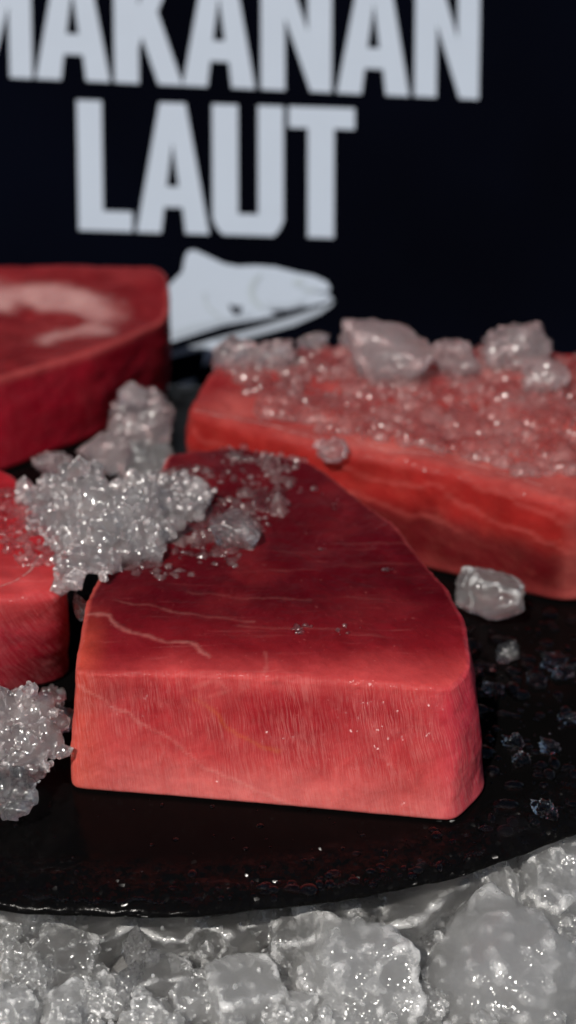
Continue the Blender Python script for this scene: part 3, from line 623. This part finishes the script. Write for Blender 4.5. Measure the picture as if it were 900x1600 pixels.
# ------------------------------------------------------------------ ice bed chunks in front of the platter
for label, seed, loc, rad, mat, kw in [
    ('largest rounded ice dome at the bottom right corner', 101, (0.0827, -0.0587, -0.034), (0.0334, 0.0298, 0.0259), 'cloud', {'rough': 0.07, 'facets': 10, 'p': 16, 'knob': 0.08, 'sub': 5}),
    ('white lumpy ice chunk at bottom centre left of the dome', 102, (0.03, -0.0597, -0.034), (0.0258, 0.026, 0.0226), 'white', {'rough': 0.1, 'sub': 5, 'knob': 0.12}),
    ('flat grey ice slab tucked under the right part of rim', 103, (0.0605, -0.0209, -0.032), (0.0215, 0.0186, 0.0162), 'grey', {'rough': 0.05, 'facets': 9, 'knob': 0.05}),
    ('knobbly ice lump under the rim right of the grey slab', 104, (0.0861, -0.0165, -0.028), (0.0119, 0.0181, 0.0158), 'cloud', {'rough': 0.15, 'knob': 0.12}),
    ('bright rough ice chunk touching the rim at right edge', 105, (0.1063, -0.0111, -0.028), (0.0186, 0.0242, 0.021), 'cloud', {'rough': 0.15, 'sub': 5, 'knob': 0.12}),
    ('rough ice piece between the dome and the right edge', 106, (0.1044, -0.0369, -0.03), (0.0106, 0.0133, 0.0116), 'cloud', {'rough': 0.12, 'knob': 0.12}),
    ('grey faceted ice chunk behind the white lumpy chunk', 107, (0.0155, -0.0359, -0.034), (0.0166, 0.0172, 0.0149), 'grey', {'rough': 0.07, 'facets': 10, 'p': 20, 'knob': 0.05}),
    ('pale grey ice chunk under the rim above the white lumpy chunk', 108, (0.0313, -0.0231, -0.03), (0.0156, 0.0113, 0.0099), 'grey', {'rough': 0.1, 'knob': 0.12}),
    ('blocky white ice chunk left of the white lumpy chunk', 109, (-0.0116, -0.0619, -0.034), (0.0144, 0.0176, 0.0153), 'white', {'rough': 0.07, 'facets': 8, 'p': 18, 'boxy': 0.6, 'knob': 0.05}),
    ('cloudy ice chunk left of the blocky white chunk', 110, (-0.0274, -0.064, -0.034), (0.0102, 0.0118, 0.0102), 'cloud', {'rough': 0.1, 'knob': 0.12}),
    ('small white ice piece between the blocky and lumpy chunks', 111, (0.0053, -0.0726, -0.034), (0.0096, 0.0098, 0.0085), 'white', {'rough': 0.09, 'knob': 0.12}),
    ('smooth dark tilted ice slab at lower left', 112, (-0.0778, -0.047, -0.032), (0.014, 0.0115, 0.01), 'grey', {'rough': 0.04, 'facets': 8, 'knob': 0.05}),
    ('grey ice slab under the rim above the tilted slab', 113, (-0.0688, -0.0342, -0.034), (0.0159, 0.0123, 0.0107), 'grey', {'rough': 0.05, 'facets': 8, 'knob': 0.05}),
    ('grey ice chunk under the rim at the left edge', 114, (-0.0953, -0.0303, -0.032), (0.0134, 0.0102, 0.0088), 'grey', {'rough': 0.08, 'knob': 0.12}),
    ('small bright ice bit at the left edge', 115, (-0.0963, -0.0396, -0.026), (0.0042, 0.0046, 0.004), 'cloud', {'rough': 0.1, 'knob': 0.12}),
    ('narrow clear ice piece right of the grey slab at left', 116, (-0.0502, -0.0442, -0.03), (0.0051, 0.0075, 0.0065), 'clear', {'rough': 0.1, 'knob': 0.12}),
    ('tiny clear ice gem beside the narrow clear piece', 117, (-0.0439, -0.0521, -0.026), (0.0028, 0.0032, 0.0028), 'clear', {'rough': 0.1, 'sub': 3, 'knob': 0.12}),
    ('dark flat ice slab below the tiny clear gem', 118, (-0.0411, -0.056, -0.032), (0.0115, 0.0079, 0.0069), 'grey', {'rough': 0.04, 'facets': 8, 'knob': 0.05}),
    ('upright clear ice sliver left of the dark flat slab', 119, (-0.0525, -0.0629, -0.029), (0.0048, 0.007, 0.0061), 'clear', {'rough': 0.1, 'knob': 0.12}),
    ('white rough ice chunk below the clear sliver', 120, (-0.0593, -0.0653, -0.034), (0.0098, 0.0091, 0.0079), 'white', {'rough': 0.14, 'knob': 0.12}),
    ('pale wedge of ice at the bottom left', 121, (-0.0736, -0.0726, -0.034), (0.0096, 0.0111, 0.0096), 'white', {'rough': 0.07, 'facets': 8, 'knob': 0.05}),
    ('pale ice chunk in the bottom left corner', 122, (-0.0917, -0.072, -0.034), (0.0112, 0.0124, 0.0108), 'white', {'rough': 0.08, 'knob': 0.12}),
    ('cloudy ice piece at the left edge above the corner chunk', 123, (-0.0969, -0.0472, -0.03), (0.007, 0.008, 0.007), 'cloud', {'rough': 0.1, 'knob': 0.12}),
    ('knobbly ice piece below the tilted dark slab', 124, (-0.0864, -0.0585, -0.029), (0.0068, 0.0079, 0.0068), 'cloud', {'rough': 0.16, 'knob': 0.12}),
    ('dark ice slab shaded by the rim left of centre', 125, (-0.0375, -0.0336, -0.034), (0.014, 0.0107, 0.0093), 'grey', {'rough': 0.05, 'facets': 8, 'knob': 0.05}),
    ('broad dark ice slab shaded by the rim at centre', 126, (-0.0155, -0.0304, -0.035), (0.016, 0.0118, 0.0103), 'grey', {'rough': 0.05, 'facets': 8, 'knob': 0.05}),
    ('shaded grey ice chunk under the middle of the rim', 127, (0.0025, -0.0261, -0.032), (0.013, 0.0102, 0.0089), 'grey', {'rough': 0.08, 'knob': 0.12}),
    ('white ice lump at the bottom left of centre', 128, (-0.0422, -0.0726, -0.034), (0.0092, 0.0095, 0.0083), 'white', {'rough': 0.12, 'knob': 0.12}),
    ('smooth grey ice piece between lumpy chunk and dome', 129, (0.0464, -0.0367, -0.038), (0.0133, 0.0142, 0.0123), 'cloud', {'rough': 0.05, 'facets': 8, 'knob': 0.05}),
    ('crumbly clear ice piece above the dome', 130, (0.0616, -0.0364, -0.032), (0.0092, 0.0087, 0.0076), 'clear', {'rough': 0.16, 'knob': 0.12}),
    ('small clear ice piece between slab and knobbly lump', 131, (0.0733, -0.0261, -0.032), (0.0077, 0.0083, 0.0072), 'clear', {'rough': 0.12, 'knob': 0.12}),
    ('small grey ice piece above the blocky white chunk', 132, (0.0025, -0.0475, -0.034), (0.0086, 0.0086, 0.0075), 'grey', {'rough': 0.1, 'knob': 0.12}),
    ('small cloudy ice piece at the left foot of the dome', 133, (0.055, -0.068, -0.034), (0.0084, 0.0096, 0.0084), 'cloud', {'rough': 0.14, 'knob': 0.12}),
    ('sunken grey ice piece below the broad dark slab', 134, (-0.0235, -0.04, -0.038), (0.0102, 0.0082, 0.0071), 'grey', {'rough': 0.08, 'knob': 0.12}),
    ('tiny cloudy ice bit right of the dark flat slab', 135, (-0.0334, -0.0503, -0.032), (0.0044, 0.0045, 0.0039), 'cloud', {'rough': 0.1, 'sub': 3, 'knob': 0.12}),
    ('ice chunk cut by right edge beside the dome', 136, (0.1085, -0.0498, -0.038), (0.0086, 0.0174, 0.0151), 'cloud', {'rough': 0.08, 'knob': 0.12}),
]:
    ice_chunk(label, seed, loc, rad, MATS[mat], 'ice chunks in the bed below the platter', **kw)

rng = np.random.default_rng(77); bl = []
bed_objs = [o for o in COL.objects if o.get('group') == 'ice chunks in the bed below the platter']
bed_bvh = [(o, BVHTree.FromPolygons([q.co + o.location for q in o.data.vertices], [tuple(p.vertices) for p in o.data.polygons])) for o in bed_objs]
while len(bl) < 420:
    x, y = rng.uniform(-.125, .125), rng.uniform(-.125, .0)
    z = max([-.034] + [h[0].z for h in (b.ray_cast(Vector((x, y, .0)), Vector((0, 0, -1))) for _, b in bed_bvh) if h[0] is not None])
    if z > -.021 - .010 * rng.random(): continue
    r = .0009 + .0032 * rng.random() ** 2; bl.append((x, y, z + r * .3, r))
tag(fuse('ice_crumbs', bl, ICE_CRUMB, .0005, 77, sub=1, rough=.5, smooth=1), 'fine wet ice crumbs filling the gaps between the bed chunks', 'ice', kind='stuff')

# ------------------------------------------------------------------ fused clumps of wet granular ice
def shell(lobes, n, rmin, rmax, seed):
    """lobes (x, y, z, r) plus grains spread over their upper skins"""
    rng = np.random.default_rng(seed); out = [(x, y, z, r * .8) for x, y, z, r in lobes]
    w = A_([l[3] ** 2 for l in lobes]); w /= w.sum()
    
    for _ in range(n):
        x, y, z, r = lobes[rng.choice(len(lobes), p=w)]
        d = rng.normal(size=3); d[2] = abs(d[2]) * 1.0 - .25; d /= np.linalg.norm(d)
        out.append((x + d[0] * r * .95, y + d[1] * r * .95, z + d[2] * r * .85, rmin + (rmax * 1.7 - rmin) * rng.random() ** 2.0))
    return out
for label, mat, lobes, n, rmin, rmax, seed in [
    ('heap of clear granular ice bridging the left and front tuna blocks', 'heap', [(-0.0945, 0.1391, 0.062, 0.0095), (-0.0848, 0.1414, 0.064, 0.0107), (-0.0743, 0.1331, 0.062, 0.0111), (-0.0624, 0.1242, 0.062, 0.0104), (-0.0671, 0.1135, 0.06, 0.0098), (-0.056, 0.1107, 0.06, 0.007), (-0.052, 0.1499, 0.058, 0.0085), (-0.0409, 0.155, 0.057, 0.008), (-0.0327, 0.1495, 0.055, 0.0068), (-0.105, 0.1415, 0.056, 0.0062), (-0.1119, 0.1495, 0.055, 0.0046), (-0.0785, 0.105, 0.057, 0.0081), (-0.0823, 0.0905, 0.056, 0.0074), (-0.0839, 0.0808, 0.054, 0.0068), (-0.0749, 0.0949, 0.055, 0.0058), (-0.0469, 0.1355, 0.056, 0.0067), (-0.0875, 0.1441, 0.072, 0.0042), (-0.0991, 0.1274, 0.054, 0.0067), (-0.0918, 0.1132, 0.054, 0.0065), (-0.0709, 0.0817, 0.055, 0.0037), (-0.0542, 0.103, 0.055, 0.0054), (-0.0661, 0.1013, 0.056, 0.0064), (-0.0781, 0.1267, 0.056, 0.0072), (-0.0891, 0.1256, 0.055, 0.0072), (-0.1051, 0.1531, 0.057, 0.0057), (-0.0645, 0.1473, 0.06, 0.0079), (-0.055, 0.1328, 0.059, 0.0072), (-0.0373, 0.1386, 0.055, 0.0056), (-0.0468, 0.121, 0.055, 0.0055), (-0.0956, 0.1217, 0.054, 0.0061), (-0.0703, 0.0887, 0.054, 0.0048), (-0.0582, 0.1021, 0.054, 0.0048)], 720, 0.0011, 0.0031, 51),
    ('frosty granular ice clump on the slate at the left edge', 'heap', [(-0.1048, 0.0295, 0.022, 0.0112), (-0.0962, 0.031, 0.024, 0.009), (-0.0888, 0.021, 0.022, 0.0084), (-0.0847, 0.0162, 0.018, 0.0049), (-0.098, 0.0155, 0.02, 0.0108), (-0.1028, 0.0127, 0.016, 0.0073), (-0.0903, 0.0107, 0.016, 0.0063), (-0.0949, 0.0245, 0.038, 0.0027)], 230, 0.001, 0.0028, 52),
    ('dark clear wet ice clump in front of the frosty clump', 'clear', [(-0.1016, 0.0001, 0.012, 0.0087), (-0.0951, -0.0012, 0.01, 0.0063), (-0.0991, -0.0075, 0.008, 0.0072), (-0.0921, 0.004, 0.012, 0.0039)], 70, 0.001, 0.0026, 53),
    ('reddish wet ice crumbs in the gap beside the front tuna block', 'clear', [(-0.0892, 0.0549, 0.012, 0.0036), (-0.0852, 0.0466, 0.01, 0.0031), (-0.0867, 0.0406, 0.008, 0.0031), (-0.0912, 0.0559, 0.016, 0.0031)], 40, 0.0008, 0.0022, 54),
]:
    o = fuse('ice_clump', shell(lobes, n, rmin, rmax, seed), dict(MATS, heap=ICE_HEAP)[mat], .00052, seed, sub=1, rough=.7, smooth=1)
    tag(o, label, 'ice')

# slush frozen over the right block and thin crumbs on the front block
def scatter(poly, n, rmin, rmax, seed, sink=.35, dens=None, zadd=0.0):
    rng = np.random.default_rng(seed); poly = A_(poly, float) / 100; lo, hi = poly.min(0), poly.max(0); out = []
    def inside(p):
        c = False; j = len(poly) - 1
        for i in range(len(poly)):
            if (poly[i][1] > p[1]) != (poly[j][1] > p[1]) and p[0] < (poly[j][0] - poly[i][0]) * (p[1] - poly[i][1]) / (poly[j][1] - poly[i][1]) + poly[i][0]: c = not c
            j = i
        return c
    while len(out) < n:
        p = rng.uniform(lo, hi)
        if not inside(p) or (dens and noise.noise(Vector((p[0] * dens, p[1] * dens, seed))) < rng.uniform(-.5, .35)): continue
        r = rmin + (rmax - rmin) * rng.random() ** 2.2
        out.append((p[0], p[1], ground(p[0], p[1]) + r * (1 - 2 * sink) * .6 + zadd, r))
    return out
o = fuse('slush', scatter([(-2.5, 31), (-1, 25), (3, 22.4), (8, 20.6), (12.5, 17), (18, 20), (18, 31), (14, 32.6), (4, 33.6)], 900, .0020, .0075, 31, .62, 22)
         + scatter([(-2.5, 31), (0, 25), (4, 22.8), (9, 20.6), (13, 18), (18, 20), (18, 31), (14, 32.6), (4, 33.6)], 900, .0008, .0028, 32, .15, 26, .0006), ICE_SLUSH, .0007, 31)
tag(o, 'pinkish wet ice slush frozen over the top of the right tuna block', 'slush', kind='stuff')
o = fuse('slush', scatter([(-7, 9.5), (-5, 18.5), (-2, 20.8), (1, 19), (0, 14), (-1.5, 9.5), (-4.5, 8.3)], 420, .0016, .0058, 33, .80, 24) + scatter([(-7, 10.5), (-5, 18.5), (-2, 20.8), (0, 19), (-2, 13), (-4.5, 9.3)], 160, .0007, .0018, 34, .2, 34), ICE_SLUSH, .0005, 33, sub=1, rough=.6, smooth=1)
tag(o, 'thin wet ice crumbs melting on the dark top of the front tuna block', 'slush', kind='stuff')
o = fuse('slush', scatter([(.4, 4.8), (1.4, 5.4), (1.6, 4.6), (.8, 4.2)], 9, .0007, .0016, 35, .3) + scatter([(2.2, 4.8), (3.4, 5.2), (3.4, 4.0), (2.2, 4.0)], 8, .0006, .0013, 36, .35)
         + scatter([(1.2, 17), (3.2, 15), (2.6, 14.4), (.8, 16)], 10, .0007, .0018, 37, .35) + scatter([(1.4, 11.5), (2.4, 11.5), (2.0, 10.8)], 5, .0006, .0014, 38, .35)
         + scatter([(4.2, 9.4), (5.0, 9.4), (4.6, 8.6)], 4, .0006, .0014, 39, .35) + scatter([(-3, 21.0), (-1, 21), (1.2, 19.4), (.6, 18.6), (-2.6, 20)], 40, .0008, .0024, 40, .3), ICE_CLEAR, .0004, 35, sub=1, rough=.6, smooth=1)
tag(o, 'tiny clear ice crumbs sprinkled on the front tuna block', 'slush', kind='stuff')

o = fuse('slush', scatter([(-13, 15.5), (-11.6, 17), (-10.4, 13), (-9.2, 9.8), (-10.2, 9.4), (-12.2, 11.5)], 230, .0010, .0040, 61, .55, 30), ICE_SLUSH, .0005, 61, sub=1, rough=.6, smooth=1)
tag(o, 'wet ice slush melting on top of the left tuna block', 'slush', kind='stuff')

# small melting bits of ice on the slate right of the front block
for i, (x, y, r) in enumerate([(0.085, 0.1112, 0.0045), (0.0852, 0.0935, 0.0036), (0.0805, 0.0789, 0.0032), (0.0913, 0.0789, 0.0041), (0.1211, 0.0985, 0.0055), (0.1112, 0.0861, 0.0038), (0.096, 0.0402, 0.0041), (0.0972, 0.0296, 0.0035), (0.1098, 0.0381, 0.0038), (0.1016, -0.0025, 0.0044), (0.1228, 0.091, 0.0041), (0.0918, 0.096, 0.0028), (0.1205, 0.0579, 0.0037)]):
    z = ground(x, y)
    ice_chunk('small clear melting ice bit on the black slate right of front block', 400 + i, (x, y, z + r * .35), (r, r * .9, r * .55), WATER, 'melting ice bits on the slate', sub=4, rough=.22, knob=.2, facets=7)

# water beads on the slate (uncountable)
rng = np.random.default_rng(8); V = []; F = []; k = 0; d, f = ICO[2]
def bead(x, y, r):
    global k
    z = PLAT_BVH.ray_cast(Vector((x, y, .1)), Vector((0, 0, -1)))[0]
    if z is None: return
    for b in BLOCKS[:4]:
        if b.ray_cast(Vector((x, y, .3)), Vector((0, 0, -1)))[0] is not None: return
    s = rng.uniform(.7, 1.5, 2); V.append(d * A_([r * s[0], r * s[1], r * .55]) + A_([x, y, z.z + r * .12])); F.append(f + k); k += len(d)
for _ in range(330):
    bead(rng.uniform(.075, .140), rng.uniform(-.015, .15), .0005 + .0034 * rng.random() ** 3)
for _ in range(90):
    a = R(rng.uniform(-112, -52)); q = PR * (1 - .085 * rng.random()); bead(PC[0] + q * PXS * math.cos(a), PC[1] + q * math.sin(a), .0003 + .0016 * rng.random() ** 3)
for _ in range(60):
    bead(rng.uniform(-.12, .07), rng.uniform(-.05, .01), .0003 + .0010 * rng.random() ** 3)
for a, ln_ in ((-97, .012), (-93.5, .009), (-90, .016), (-86, .008), (-77, .006), (-74.5, .010), (-71, .005), (-66, .006), (-63, .008), (-105, .006)):
    for e in np.linspace(-.5, .5, 9):
        aa = R(a) + e * ln_ / PR; q = PR * (.992 + .003 * math.sin(e * 9 + a)); x, y = PC[0] + q * PXS * math.cos(aa), PC[1] + q * math.sin(aa)
        h = PLAT_BVH.ray_cast(Vector((x, y, .1)), Vector((0, 0, -1)))[0]
        if h is None: continue
        V.append(d * A_([ln_ * .11, .0010, .0009]) * (1 - .6 * abs(e)) + A_([x, y, h.z + .0003])); F.append(f + k); k += len(d)
for _ in range(45):
    a = R(rng.uniform(-84, -66)); q = PR * (1 - .035 * rng.random()); bead(PC[0] + q * PXS * math.cos(a), PC[1] + q * math.sin(a), .0008 + .0018 * rng.random() ** 2)
tag(mesh_obj('water_beads', np.vstack(V), np.vstack(F), WATER), 'tiny water beads scattered over the wet black slate platter', 'water', kind='stuff')
